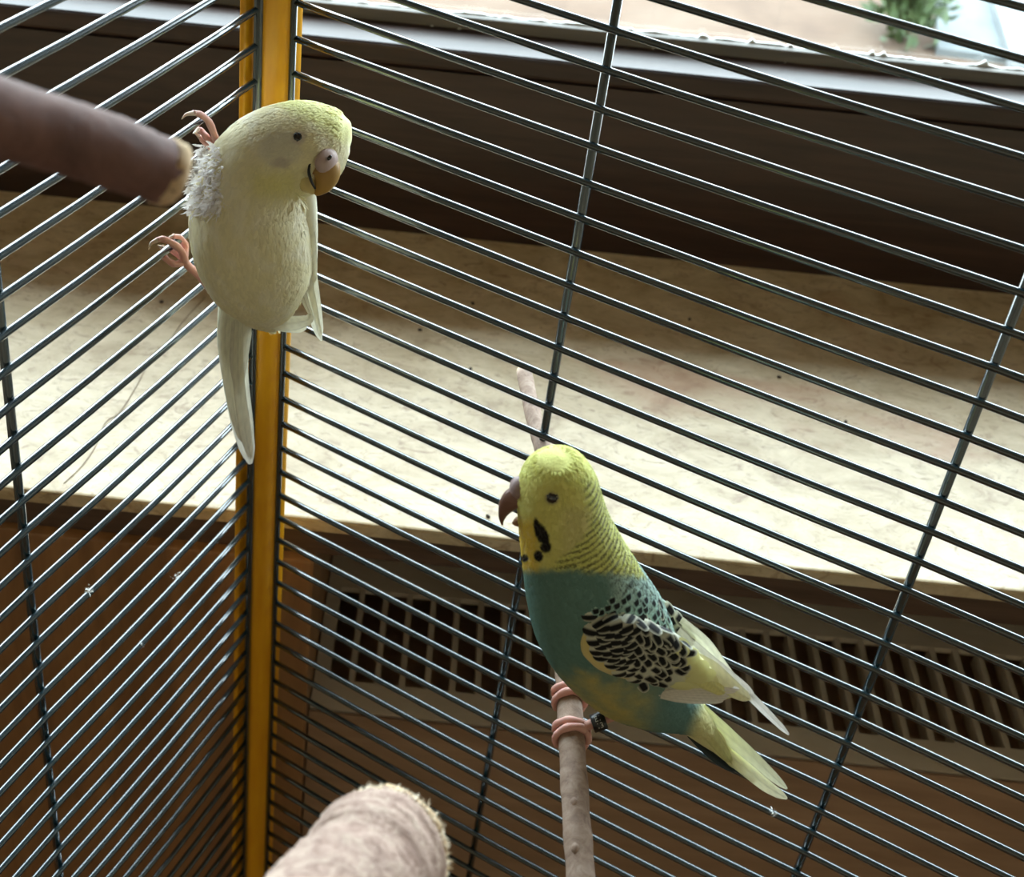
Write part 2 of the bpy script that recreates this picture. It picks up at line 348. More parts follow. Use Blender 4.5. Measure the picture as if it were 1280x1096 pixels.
def branch(name, path, rads, mat, label, n=60, wob=.015, fray=0, seed=1):
    pa = cr(np.array(path), n); rr = np.interp(np.linspace(0, 1, n), np.linspace(0, 1, len(rads)), rads)
    r2 = np.random.default_rng(seed); rr = rr * (1 + .03 * np.convolve(r2.normal(0, 1, n + 6), np.ones(7) / 4, 'valid'))
    V, Fc = sweep(pa, rr, None, (0, 0, 1), 36, True, wob * .5)
    o = tag(mesh(name, V, Fc, mat), label, 'branch')
    e = unit(pa[0] - pa[1]); pts = np.array([pa[0] - e * .0015, pa[0] + e * .0004, pa[0] + e * .0016, pa[0] + e * .0022]); V, Fc = sweep(pts, rr[0] * np.array([1.03, 1.04, .93, .6]), None, (0, 0, 1), 36, True, .03)
    mesh('cut_end', V, Fc, 'cut', o)
    if fray:
        L = unit(np.cross(e, (0, 0, 1))); B = np.cross(L, e); V, Fc = [], []
        for k in range(fray):
            a = r2.uniform(0, 6.283); d = L * math.cos(a) + B * math.sin(a); p0 = pa[0] + d * rr[0] * r2.uniform(.95, 1.05) - e * r2.uniform(0, .003)
            tip = p0 + e * r2.uniform(.0004, .0017) + d * r2.uniform(.0001, .0009) + r2.normal(0, .0004, 3); s_ = unit(np.cross(tip - p0, r2.normal(0, 1, 3))) * .00035
            i = len(V); V += [p0 - s_, p0 + s_, tip]; Fc.append((i, i + 1, i + 2))
        tag(mesh('frayed_fibre', V, Fc, 'fibre', o, False), kind='stuff')
    return o
d1 = 17.5 * S
branch('bark_branch', [P(210, 216, d1), P(110, 180, .965 * d1), P(0, 148, .93 * d1), P(-260, 75, .85 * d1), P(-640, -20, .75 * d1)], np.array([42, 46, 48, 47, 46]) * d1 / F, 'bark',
       'reddish brown bark branch with a cut end jutting in beside the white bird', seed=4)
d2 = 22 * S; e0 = P(512, 1052, d2); zq = e0[2]
branch('gnawed_branch', [P(485, 1064, d2), P(475, 1074, .985 * d2), P(462, 1090, .965 * d2), P(445, 1116, .94 * d2), P(410, 1150, .90 * d2), P(330, 1235, .82 * d2), P(140, 1420, .7 * d2)], np.array([76, 82, 85, 86, 84, 79, 73]) * d2 / F, 'gnawed',
       'thick pale gnawed branch with a frayed end below the birds', wob=.03, fray=1500, seed=9)

# ------------------------------------------------------------------ birds
def lin(*c): return np.array(srgb(*c))
def fbm(p, f):                                          # cheap smooth noise in numpy
    q = np.asarray(p) * f; r = 0
    for k, (a, b, c, d) in enumerate(((1.0, .7, .3, 0), (-.6, 1.3, .9, 1.7), (2.1, -1.1, 1.6, .6), (-1.9, 2.3, -2.6, 2.9), (3.7, 2.9, -3.1, 4.4))):
        r = r + np.sin(a * q[..., 0] + b * q[..., 1] + c * q[..., 2] + d + 1.3 * np.sin(b * q[..., 0] - c * q[..., 1] + a * q[..., 2])) / (1 + .5 * k)
    return r / 3
def sstep(x, a, b): t = np.clip((x - a) / (b - a), 0, 1); return t * t * (3 - 2 * t)
def blend(c, d, m): return c * (1 - m[:, None]) + d * m[:, None]
def loft(st, L, n, nv):
    """st rows: centre xyz, in-plane radius, lateral radius -> ring grid (n, nv, 3), param"""
    st = np.asarray(st, float); d = st.copy(); d[:, 3:] = d[:, 3:] ** 2
    k = len(st); tt = np.linspace(0, 1, n); tt = tt + .0 * tt
    q = np.concatenate([np.linspace(0, 1, 26)[:-1] ** 2, np.linspace(1, k - 2, n - 50), k - 1 - np.linspace(1, 0, 26)[1:] ** 2])
    i = np.clip(q.astype(int), 0, k - 2); f = (q - i)[:, None]; e = np.vstack([2 * d[0] - d[1], d, 2 * d[-1] - d[-2]])
    p0, p1, p2, p3 = e[i], e[i + 1], e[i + 2], e[i + 3]
    R = .5 * (2 * p1 + (p2 - p0) * f + (2 * p0 - 5 * p1 + 4 * p2 - p3) * f ** 2 + (3 * p1 - p0 - 3 * p2 + p3) * f ** 3)
    lo = p1 * (1 - f) + p2 * f; ends = (q < 1) | (q > k - 2); R[ends, 3:] = lo[ends, 3:]
    C_ = R[:, :3]; r = np.sqrt(np.clip(R[:, 3:], 1e-12, None))
    for _ in range(3): C_[1:-1] = .25 * C_[:-2] + .5 * C_[1:-1] + .25 * C_[2:]
    T = unit(np.gradient(C_, q, axis=0)); L = unit(np.asarray(L) - (T @ np.asarray(L))[:, None] * T); B = np.cross(L, T)
    a = np.linspace(0, 2 * np.pi, nv, endpoint=False)
    V = C_[:, None] + B[:, None] * (np.cos(a)[None, :, None] * r[:, :1, None]) + L[:, None] * (np.sin(a)[None, :, None] * r[:, 1:, None])
    arc = np.r_[0, np.cumsum(np.linalg.norm(np.diff(C_, axis=0), axis=1))]
    return V, q, arc
def grid_mesh(name, V, mat, parent, colfn, arc):
    n, nv, _ = V.shape; Fc = [(i * nv + j, (i + 1) * nv + j, (i + 1) * nv + (j + 1) % nv, i * nv + (j + 1) % nv) for i in range(n - 1) for j in range(nv)]
    W = V.reshape(-1, 3); return mesh(name, W, Fc, mat, parent, True, colfn(W, np.repeat(arc, nv)))
def plumage(name, V, arc, parent, colfn, count, length, width, lift, seed, tmin=0.0, shrink=None):
    """small leaf-shaped contour feathers lying along the body"""
    r = np.random.default_rng(seed); n, nv, _ = V.shape
    dv = np.linalg.norm(np.roll(V, -1, 1) - V, axis=2); du = np.linalg.norm(np.diff(V, axis=0, append=V[-1:]), axis=2); wgt = (dv * du).ravel(); wgt[: int(n * tmin) * nv] = 0; wgt[int(n * .93) * nv:] = 0
    idx = r.choice(n * nv, count, p=wgt / wgt.sum()); i = np.clip(idx // nv, 1, n - 2); j = idx % nv
    p = V[i, j] + (V[i, (j + 1) % nv] - V[i, j]) * r.random((count, 1)) + (V[i + 1, j] - V[i, j]) * r.random((count, 1))
    d = unit(V[i + 1, j] - V[i - 1, j]); s_ = unit(V[i, (j + 1) % nv] - V[i, j - 1]); nn = unit(np.cross(d, s_)); cen = V[i].mean(1); nn = nn * np.sign(((p - cen) * nn).sum(1))[:, None]
    s_ = np.cross(nn, d); sp = r.normal(0, .28, (count, 1)); d = unit(d + s_ * sp); s_ = np.cross(nn, d)
    sc = r.uniform(.7, 1.25, (count, 1)); ln = length * sc; wd = width * sc; lf = lift * r.uniform(.3, 1.3, (count, 1))
    if shrink is not None: k_ = shrink(p)[:, None]; ln = ln * k_; wd = wd * k_; lf = lf * (.5 + .5 * k_)
    a0 = p - nn * .0001; m1 = p + d * ln * .5 + nn * (lf * .75 + .0001); tip = p + d * ln + nn * lf
    VV = np.stack([a0 - s_ * wd * .18, a0 + s_ * wd * .18, m1 - s_ * wd * .5, m1 + nn * wd * .12, m1 + s_ * wd * .5, tip - s_ * wd * .22, tip + s_ * wd * .22], 1)
    base = np.arange(count)[:, None] * 7
    Fc = np.concatenate([base + np.array(q) for q in ((0, 3, 2), (0, 1, 3), (1, 4, 3), (2, 3, 5), (3, 6, 5), (3, 4, 6))], 0)
    W = VV.reshape(-1, 3); ar = (arc[i][:, None] + ln * np.array([0, 0, .5, .5, .5, 1, 1])).ravel(); c = colfn(W, ar) * np.repeat(r.uniform(.95, 1.05, (count, 1)), 7, 0)
    return tag(mesh(name, W, Fc, 'feather', parent, True, np.clip(c, 0, 1)), kind='stuff')
def quill(name, path, widths, parent, col, normal=None, n=22, nv=9, camber=.18, tipcol=None, curl=0):
    """one long feather: cambered blade with a raised shaft line"""
    path = cr(np.array(path), n); wd = np.interp(np.linspace(0, 1, n), np.linspace(0, 1, len(widths)), widths)
    wd[-1] *= .35; wd[-2] *= .8
    T = unit(np.gradient(path, axis=0)); nn = unit((CW - path) if normal is None else np.broadcast_to(normal, path.shape)); sd = unit(np.cross(T, nn)); nn = np.cross(sd, T)
    a = np.linspace(-1, 1, nv); V = path[:, None] + sd[:, None] * (a[None, :, None] * wd[:, None, None] / 2) - nn[:, None] * (camber * (a ** 2)[None, :, None] * wd[:, None, None] / 2) + nn[:, None] * (np.abs(a) < .05)[None, :, None] * .00025
    Fc = [(i * nv + j, i * nv + j + 1, (i + 1) * nv + j + 1, (i + 1) * nv + j) for i in range(n - 1) for j in range(nv - 1)]
    c0 = np.asarray(col, float); tcol = c0 if tipcol is None else np.asarray(tipcol)
    tt = np.linspace(0, 1, n)[:, None, None]; cc = c0 * (1 - tt) + tcol * tt + np.zeros((n, nv, 3)); cc = cc * (1 - .14 * (np.abs(a) > .9)[None, :, None] - .10 * (np.abs(a) < .05)[None, :, None]) * (1 - .10 * (np.sin(np.linspace(0, 60, n)[:, None] + 5 * np.abs(a)[None]) > .55)[:, :, None])
    return mesh(name, V.reshape(-1, 3), Fc, 'feather', parent, True, cc.reshape(-1, 3))
def bvh_of(objs):
    V, Fc = [], []
    for o in objs:
        b0 = len(V); V += [v.co.copy() for v in o.data.vertices]; Fc += [tuple(b0 + i for i in p.vertices) for p in o.data.polygons]
    return BVHTree.FromPolygons(V, Fc)
def hit(bv, px, py):
    h = bv.ray_cast(Vector(CW), Vector(unit(ray(px, py))))
    if h[0] is None: return None, None
    n_ = np.array(h[1]); return np.array(h[0]), n_ if n_ @ ray(px, py) < 0 else -n_
def ball(name, c, r, mat, parent, nrm=None, flat=1.0, col=None, seg=20):
    bm = bmesh.new(); bmesh.ops.create_uvsphere(bm, u_segments=seg, v_segments=seg // 2 + 2, radius=1); V = np.array([v.co[:] for v in bm.verts]); Fc = [tuple(v.index for v in f.verts) for f in bm.faces]; bm.free()
    r3 = np.broadcast_to(r, 3)
    if nrm is not None:
        z = unit(nrm); x = unit(np.cross(z, (.3, .9, .2))); y = np.cross(z, x); V = V[:, :1] * x * r3[0] + V[:, 1:2] * y * r3[1] + V[:, 2:] * z * r3[2] * flat
    else: V = V * r3
    return mesh(name, V + c, Fc, mat, parent, True, None if col is None else np.broadcast_to(col, (len(V), 3)))
def stations(rows, where):
    out = []
    for x, y, ri, rl, *ex in rows:
        c = where(x, y, *ex); k = depth(c) / F; out.append([*c, ri * k, rl * k])
    return out
PINK, CLAW = lin(216, 164, 152), lin(206, 186, 168)
def toe(path, r, parent, claw):
    pa = cr(np.array(path), 14); rr = np.linspace(r * 1.1, r * .75, 14) * (1 + .10 * np.sin(np.linspace(0, 19, 14)))
    V, Fc = sweep(pa, rr, None, (.3, .2, .9), 10); mesh('toe', V, Fc, 'skin', parent, True, np.broadcast_to(PINK * rng.uniform(.9, 1.05), (len(V), 3)))
    pc = cr(np.array([pa[-2]] + list(claw)), 9); V, Fc = sweep(pc, np.linspace(r * .72, r * .12, 9), None, (.3, .2, .9), 8); mesh('claw', V, Fc, 'skin', parent, True, np.broadcast_to(CLAW, (len(V), 3)))

# ---- green-blue budgerigar on the stick perch
fi = int(np.argmin(np.abs(proj(PERCH)[:, 1] - 893)))
F0 = PERCH[fi]; lat = unit((PERCH[fi + 2] - PERCH[fi - 2]) * np.array([1, 1, 0])); bk = np.array([-lat[1], lat[0], 0.0])
if np.dot(bk, RW[0]) < 0: bk = -bk
def SG(px, py, l=0.0): return on_plane(px, py, F0 + lat * l, lat)
B1 = tag(empty('budgerigar', F0), 'yellow headed turquoise budgerigar with black barred wings perched on a stick', 'bird')
OFF1 = Vector(-F0)
def part1(o): o.parent = B1; o.location = OFF1; return o
rows = [(692, 571, 0, 0), (692, 576, 27, 26), (694, 589, 42, 42), (697, 610, 51, 50), (701, 635, 54, 53), (707, 662, 58, 54), (717, 695, 65, 57), (731, 733, 74, 60), (748, 772, 81, 62), (767, 808, 78, 60), (792, 845, 64, 53), (822, 871, 43, 41), (856, 889, 25, 28), (882, 908, 13, 16), (892, 916, 0, 0)]
V1, q1, arc1 = loft(stations(rows, SG), lat, 300, 150)
def mirror1(p): l = (p - F0) @ lat; return p + lat[None] * (np.abs(l) - l)[:, None]
def col1(p, arc):
    m_ = proj(mirror1(p)); x, y = m_[:, 0], m_[:, 1]; nz = fbm(p, 900); n2 = fbm(p, 260); n3 = fbm(p, 2600)
    crown, face, throat, ear = lin(226, 226, 132), lin(220, 216, 126), lin(224, 196, 82), lin(212, 206, 136)
    c = np.broadcast_to(face, p.shape).copy()
    c = blend(c, crown, sstep(-(y - 606 - .12 * (x - 690) + 4 * nz), -6, 6))
    c = blend(c, throat, sstep(-x + 672 + 4 * nz, -10, 8) * sstep(y, 640, 660))
    c = blend(c, ear, sstep(x, 690, 715) * sstep(y, 625, 645))
    xm = np.interp(y, [560, 600, 625, 650, 675, 690, 705, 730], [760, 728, 732, 738, 728, 708, 694, 690])
    nape = sstep(x + 5 * nz, xm - 6, xm + 8)
    ph = arc / .00037 + 1.3 * n2 + .15 * nz + (x - 720) * .03
    bars = sstep(np.sin(ph), .05, .75) * nape * sstep(y, 592, 612)
    c = blend(c, lin(214, 216, 122), nape)
    c = blend(c, lin(72, 66, 40), bars * .82)
    body = lin(104, 139, 130); yb = 712 + .10 * np.clip(x - 720, 0, 200) + 3 * nz
    mb = sstep(y, yb - 5, yb + 7); bc = np.broadcast_to(body, p.shape).copy()
    bc = bc * (1 + .10 * n3[:, None])
    yel = sstep(y + 10 * n2 - .10 * (x - 700), 832, 856) * (1 - sstep(x, 800, 850)) * (.55 + .35 * n2)
    bc = blend(bc, lin(206, 186, 104), np.clip(yel, 0, 1))
    bc = blend(bc, lin(104, 139, 134), sstep(x, 790, 840) * sstep(y, 850, 870))
    back = sstep(x, 752 + (y - 720) * .2, 775 + (y - 720) * .2) * (1 - sstep(y, 800, 840))
    bc = blend(bc, lin(172, 200, 188), back); bc = blend(bc, lin(40, 40, 38), back * sstep(np.sin(ph * .8 + 2.5 * nz), .3, .8) * .8)
    bc = blend(bc, lin(222, 218, 158), sstep(x + .4 * (y - 900), 858, 880))
    c = blend(c, bc, mb)
    for sx_, sy_, rx_, ry_, sl in ((678, 668, 7.5, 14, .35), (673, 664, 5, 16, .25), (682, 684, 7, 7, 0), (673, 695, 6, 7, 0), (656, 698, 4.5, 5, 0)):
        dx = (x - sx_ - sl * (y - sy_)) / rx_; dy = (y - sy_) / ry_; c = blend(c, lin(24, 22, 18), sstep(-(dx * dx + dy * dy) + .25 * n3, -1.25, -.75))
    c = blend(c, lin(150, 136, 120), .6 * sstep(-np.hypot((x - 690) / 11, (y - 623) / 10), -1.0, -.6))
    return np.clip(c, 0, 1)
body1 = part1(grid_mesh('body', V1, 'plume', None, col1, arc1))
part1(plumage('plumage', V1, arc1, None, col1, 22000, .0036, .0014, .00021, 3, .06, lambda p: (.42 - .16 * sstep(proj(p)[:, 0], 715, 735)) + .6 * sstep(proj(p)[:, 1], 700, 745)))
bv1 = bvh_of([body1])
E1, n1 = hit(bv1, 690, 622)
part1(ball('eye', E1 - n1 * .0006, .0020, 'eye', None, n1, .6))
part1(ball('cere', SG(648, 609, .0008), (.0026, .0034, .0026), 'horn', None, -bk, 1, lin(150, 128, 126)))
def horn_loft(name, rows, where, L, col, tip): 
    V, q, arc = loft(stations(rows, where), L, 90, 20); a = arc / arc[-1]
    return grid_mesh(name, V, 'horn', None, lambda W, ar: np.asarray(col)[None] * (1 - (ar / arc[-1])[:, None]) + np.asarray(tip)[None] * (ar / arc[-1])[:, None], arc)
bk1 = part1(horn_loft('beak', [(664, 622, 0, 0), (656, 622, 15, 12), (645, 622, 16, 12), (636, 629, 12.5, 9), (630, 639, 7.5, 6), (627.5, 647, 4.2, 3.6), (627.5, 654, 1.8, 1.6), (628.5, 657, 0, 0)], SG, lat, lin(136, 104, 94), lin(110, 78, 62)))
part1(horn_loft('lower_beak', [(664, 648, 0, 0), (658, 650, 9, 8), (649, 652, 8, 6), (643, 654, 4, 3), (641, 655, 0, 0)], SG, lat, lin(150, 116, 84), lin(140, 104, 78)))
# wing: padded base, then feathers
def WG(l): return lambda x, y: SG(x, y, l)
wk = depth(F0) / F
wrows = [(730, 783, 0, 0, 52), (738, 787, 26, 10, 54), (754, 796, 42, 14, 57), (780, 808, 51, 17, 57), (812, 822, 50, 16, 50), (846, 838, 38, 12, 38), (876, 853, 24, 8, 28), (902, 866, 11, 5, 20), (914, 871, 0, 0, 16)]
def SGl(x, y, l): return SG(x, y, l * wk)
V2, q2, arc2 = loft(stations(wrows, SGl), lat, 150, 60)
def colw(p, arc):
    x, y = proj(p).T; c = np.broadcast_to(lin(196, 200, 178), p.shape).copy(); c = blend(c, lin(232, 230, 168), sstep(x, 845, 870)); e = sstep(-(x - 742 - np.clip(y - 800, 0, 100) * .9), -8, 4); return blend(c, lin(214, 196, 126), e)
wing = part1(grid_mesh('wing', V2, 'plume', None, colw, arc2)); tag(wing, 'black and white scalloped wing')
bv2 = bvh_of([body1, wing])
def covert_mesh(name, kind):
    nu, nv = 7, 5; V, C_, Fc = [], [], []
    pale, blk, aqua = lin(214, 214, 194), lin(22, 22, 22), lin(176, 210, 198)
    for i in range(nu):
        t_ = i / (nu - 1); w_ = .5 * (math.sin(math.pi * (.16 + .66 * t_)) ** .7)
        for j in range(nv):
            a = -1 + 2 * j / (nv - 1); V.append((a * w_, t_ - .06 * a * a * (t_ > .6), .05 - .16 * w_ * a * a + .02 * math.sin(t_ * 3)))
            if kind == 'bar': c = blk if .35 < t_ < .9 else pale
            elif kind == 'scallop': c = blk if (.3 < t_ < .95 and abs(a) < .8) else pale
            elif kind == 'aqua': c = blk if (.45 < t_ < .95 and abs(a) < .8) else aqua
            else: c = lin(234, 232, 168)
            C_.append(c)
    Fc = [(i * nv + j, i * nv + j + 1, (i + 1) * nv + j + 1, (i + 1) * nv + j) for i in range(nu - 1) for j in range(nv - 1)]
    o = mesh(name, V, Fc, 'feather', None, True, np.array(C_)); COL.objects.unlink(o); me = o.data; bpy.data.objects.remove(o); return me
ME = {k: covert_mesh('covert_' + k, k) for k in ('bar', 'scallop', 'aqua', 'yellow')}
def covert(px, py, dx, dy, ln, wd, kind, tilt=.15, par=None):
    p, n_ = hit(bv2, px, py)
    if p is None: return None
    k = depth(p) / F; d = unit(np.array([dx, -dy, 0.0]) @ RW); d = unit(d - n_ * (d @ n_)); d = unit(d + n_ * tilt); x_ = unit(np.cross(d, n_)); z_ = np.cross(x_, d)
    o = bpy.data.objects.new('covert_feather', ME[kind]); COL.objects.link(o); o.parent = par or wing
    mm = Matrix.Identity(4); L_, W_ = ln * k, wd * k; q = p - d * L_ * .3 + n_ * .00012
    for i in range(3): mm[i][0] = x_[i] * W_; mm[i][1] = d[i] * L_; mm[i][2] = z_[i] * W_; mm[i][3] = q[i]
    o.matrix_local = mm; return o
r_ = np.random.default_rng(12)
for row in range(15):                                   # rows run across the wing from shoulder to elbow
    for c in range(13):
        x = 738 + c * 11.5 + (row % 2) * 5.5 + r_.normal(0, 2.0); y = 738 + row * 8.4 + r_.normal(0, 1.6) + (c - 3) * 1.2
        lo = np.interp(x, [735, 745, 760, 780, 800, 830, 850, 862], [790, 824, 842, 856, 863, 862, 846, 825]) - 8
        hi = np.interp(x, [735, 750, 775, 800, 830, 862], [758, 752, 738, 732, 748, 784])
        if not (hi <= y <= lo) or x > 858: continue
        u_ = (x - 738) / 120; ang = math.radians(82 - 40 * u_ + r_.normal(0, 9)); dx, dy = math.cos(ang), math.sin(ang)
        if x < 792 and y > 762 + (x - 740) * .1: covert(x, y, dx, dy, 17, 21, 'bar')
        elif y < 766 + max(0, x - 800) * .55 and x < 835: covert(x, y, dx, dy, 17, 13, 'aqua')
        else: covert(x, y, dx, dy, (19 + 6 * u_) * r_.uniform(.85, 1.25), (12 + 4 * u_) * r_.uniform(.8, 1.2), 'scallop')
for x, y in ((838, 812), (850, 806), (846, 826), (862, 818), (856, 836), (872, 832), (866, 848), (848, 856), (880, 842)):
    covert(x, y, .72, .62, 30, 22, 'yellow', .05)
WHT, CRM, YEL = lin(240, 236, 228), lin(238, 232, 190), lin(236, 232, 160)
def wq(name, pts, widths, col, par, **k):
    return quill(name, [SGl(x, y, l) for x, y, l in pts], np.array(widths) * wk, par, col, **k)
for i in range(6):                                       # folded flight feathers
    wq('flight_feather', [(812 + 6 * i, 866 - 1 * i, 46 - i), (860 + 5 * i, 874 - 3.2 * i, 38 - i), (904 + 4 * i, 876 - 3.0 * i, 26 - i)], [7, 10, 9, 6], lin(232, 224, 208), wing, tipcol=WHT)
for pts, wd_, cl in (([(862, 820, 36), (890, 838, 30), (918, 862, 22), (938, 874, 16)], [16, 22, 20, 10], CRM), ([(866, 806, 20), (900, 838, 18), (930, 862, 12), (941, 872, 10)], [12, 18, 16, 9], WHT),
                     ([(880, 826, 16), (925, 858, 10), (958, 890, 6), (986, 918, 3)], [9, 11, 10, 6], WHT), ([(860, 836, 44), (886, 852, 36), (906, 866, 30)], [20, 22, 12], YEL)):
    wq('flight_feather', pts, wd_, cl, wing)
# far wing shows along the back
V3, q3, arc3 = loft(stations([(800, 742, 0, 0, -22), (815, 758, 18, 8, -24), (845, 790, 20, 10, -22), (880, 826, 16, 8, -14), (918, 858, 8, 4, -6), (932, 868, 0, 0, -4)], SGl), lat, 110, 30)
fw = part1(grid_mesh('wing', V3, 'plume', None, lambda p, a: blend(np.broadcast_to(lin(188, 206, 190), p.shape).copy(), WHT, sstep(proj(p)[:, 0], 850, 872)), arc3))
for pts, wd_, cl in (([(850, 776, -16), (882, 804, -14), (905, 834, -10), (926, 858, -4)], [12, 14, 12, 7], lin(240, 238, 214)), ([(846, 790, -6), (882, 826, -4), (915, 852, 0), (942, 868, 2)], [14, 18, 16, 10], WHT)):
    wq('flight_feather', pts, wd_, cl, fw)
bv2 = bvh_of([body1, wing, fw])
for x, y in ((822, 748), (834, 758), (846, 770), (856, 782), (848, 784), (836, 772), (824, 762), (858, 792)): covert(x, y, .7, .72, 22, 14, 'scallop', .05, fw)
# tail
tl = part1(grid_mesh('tail', loft(stations([(850, 890, 0, 0, 0), (862, 898, 18, 18, 0), (885, 916, 18, 15, 0), (908, 938, 11, 8, 0), (930, 958, 0, 0, 0)], SGl), lat, 90, 24)[0], 'plume', None, lambda p, a: np.broadcast_to(lin(224, 222, 158), p.shape).copy(), np.zeros(90)))
for pts, wd_, cl, tc in (([(868, 916, 2), (900, 940, 4), (925, 960, 6), (944, 972, 6)], [14, 16, 14, 8], lin(34, 40, 36), lin(30, 44, 44)),
                         ([(862, 900, 8), (890, 926, 10), (925, 955, 10), (958, 982, 8), (984, 998, 6)], [16, 19, 18, 16, 9], YEL, lin(240, 238, 206)),
                         ([(876, 888, 4), (905, 915, 4), (938, 944, 3), (966, 970, 2), (984, 986, 2)], [18, 20, 17, 13, 6], lin(228, 230, 168), lin(234, 234, 206)),
                         ([(866, 892, 12), (885, 914, 14), (905, 940, 14), (918, 960, 12)], [18, 20, 14, 6], lin(226, 224, 160), lin(212, 214, 150)),
                         ([(862, 918, 6), (884, 940, 8), (904, 956, 8), (918, 964, 8)], [8, 9, 8, 4], lin(40, 44, 38), lin(34, 38, 36))):
    wq('tail_feather', pts, wd_, cl, tl, tipcol=tc)
# feet wrapped round the perch
def perch_at(py):
    i = int(np.argmin(np.abs(proj(PERCH)[:, 1] - py))); t_ = unit(PERCH[i + 1] - PERCH[i - 1]); e1 = unit(np.cross(t_, (0, 0, 1))); e1 = e1 if e1 @ RW[0] > 0 else -e1
    return PERCH[i], t_, e1, np.cross(e1, t_) if np.cross(e1, t_)[2] > 0 else -np.cross(e1, t_), prad[i]
def wrap_foot(py, root, name, ring=None):
    c, t_, e1, e2, r0 = perch_at(py); tr = .0013; R_ = r0 + tr * .75
    pt = lambda a, s_: c + e1 * math.cos(a) * R_ + e2 * math.sin(a) * R_ + t_ * s_
    ft = part1(tube(name, [root, .5 * (root + pt(.75, 0)) + e2 * .0006, pt(.8, 0) + e2 * .0003], [.0015, .00145, .0016], 'skin', None, 12, 10, PINK))
    for s0, s1, a1 in ((-.0006, -.0022, 3.5), (.0006, .0026, 3.75)):
        aa = np.linspace(.7, a1, 7); toe([pt(a, s0 + (s1 - s0) * i / 6) for i, a in enumerate(aa)], tr, ft, [pt(a1 + .25, s1), pt(a1 + .6, s1)])
    for s0, s1, a1 in ((-.0005, -.0024, -1.15), (.0007, .0034, -1.35)):
        aa = np.linspace(.75, a1, 7); toe([pt(a, s0 + (s1 - s0) * i / 6) for i, a in enumerate(aa)], tr * .92, ft, [pt(a1 - .25, s1), pt(a1 - .6, s1)])
    return ft
leg_root = SG(774, 893, .004)
ft = wrap_foot(918, leg_root, 'foot')
wrap_foot(870, SG(748, 850, .0), 'foot')
c, t_, e1, e2, r0 = perch_at(918); a_ = c + e1 * .8 * r0 + e2 * .9 * r0; dr = unit(leg_root - a_); rc_ = a_ + (leg_root - a_) * .42
V, Fc = sweep(np.array([rc_ - dr * .0023, rc_ - dr * .0022, rc_ + dr * .0022, rc_ + dr * .0023]), np.array([.0024, .0029, .0029, .0024]), None, (0, 0, 1), 24)
MAT['ring'] = new_mat('black_leg_ring', (.012, .012, .013), .3)[0]; MAT['ring_mark'] = new_mat('pale_ring_print', srgb(200, 198, 190), .6)[0]
rg = part1(mesh('leg_ring', V, Fc, 'ring')); tag(rg, 'black leg ring with pale characters')
for txt, dv in (('E1', -.0007), ('13', .0010)):
    tc = bpy.data.curves.new('t', 'FONT'); tc.body = txt; tc.size = .0026; tc.align_x = 'CENTER'; tc.align_y = 'CENTER'; to = bpy.data.objects.new('t', tc); COL.objects.link(to)
    me = bpy.data.meshes.new_from_object(to.evaluated_get(bpy.context.evaluated_depsgraph_get())); bpy.data.objects.remove(to)
    me.materials.clear(); me.materials.append(MAT['ring_mark']); nv_ = unit(CW - rc_); nv_ = unit(nv_ - dr * (nv_ @ dr)); up_ = np.cross(nv_, dr)
    for v in me.vertices:
        a = (v.co.y) / .0029 - dv / .0019 * .9; v.co = Vector(rc_ + dr * v.co.x * .9 + (nv_ * math.cos(a) + up_ * math.sin(a)) * .00296)
    o = bpy.data.objects.new('ring_print', me); COL.objects.link(o); o.parent = rg

# ---- white budgerigar clinging to the left wires
def DW(x, y):
    return np.interp(y, [120, 185, 290, 340, 400, 450, 580], np.array([34.9, 35.2, 35.2, 35.8, 37.0, 38.2, 42.0])) * S
def WB(x, y, dd=0): return P(x, y, DW(x, y) - dd)
base2 = WB(318, 290)
B2 = tag(empty('budgerigar', base2), 'cream white budgerigar with pale yellow crown clinging to the cage wires', 'bird'); OFF2 = Vector(-base2)
def part2(o): o.parent = B2; o.location = OFF2; return o
view = unit(CW - base2)
rows = [(440, 170, 0, 0), (434, 170, 24, 24), (420, 172, 40, 40), (398, 178, 54, 52), (368, 188, 62, 58), (340, 203, 66, 60), (322, 228, 70, 62), (314, 262, 74, 66), (316, 300, 75, 66), (323, 338, 68, 58), (330, 368, 50, 44), (336, 392, 26, 26), (339, 404, 10, 10), (340, 409, 0, 0)]
V4, q4, arc4 = loft(stations(rows, WB), view, 280, 150)
def col2(p, arc):
    m_ = proj(p); x, y = m_[:, 0], m_[:, 1]; nz = fbm(p, 900); n2 = fbm(p, 300)
    c = np.broadcast_to(lin(242, 232, 192), p.shape).copy()
    c = blend(c, lin(248, 240, 214), sstep(n2, -.1, .5) * .7)
    crown = sstep(-(y - (150 + np.clip(x - 380, -60, 70) * .55 + 4 * nz)), -10, 12) * sstep(x, 285, 330)
    c = blend(c, lin(240, 237, 168), crown)
    c = blend(c, lin(232, 222, 140), sstep(-np.hypot((x - 345) / 60, (y - 230) / 34) + .15 * nz, -1.0, 0) * .8)
    c = blend(c, lin(224, 218, 200), sstep(-np.hypot((x - 350) / 34, (y - 185) / 30) + .15 * nz, -1.0, -.5) * .7)
    c = blend(c, lin(206, 192, 180), sstep(-np.hypot((x - 373) / 11, (y - 172) / 11), -1.0, -.6) * .7)
    c = blend(c, lin(196, 180, 166), sstep(-np.hypot((x - 352) / 18, (y - 204) / 9) + .2 * nz, -1.0, -.4) * .6)
    return np.clip(c, 0, 1)
body2 = part2(grid_mesh('body', V4, 'plume', None, col2, arc4))
part2(plumage('plumage', V4, arc4, None, col2, 26000, .0046, .0014, .00028, 5, .10, lambda p: .45 + .55 * sstep(-proj(p)[:, 0] + proj(p)[:, 1] * .6, -260, -160)))
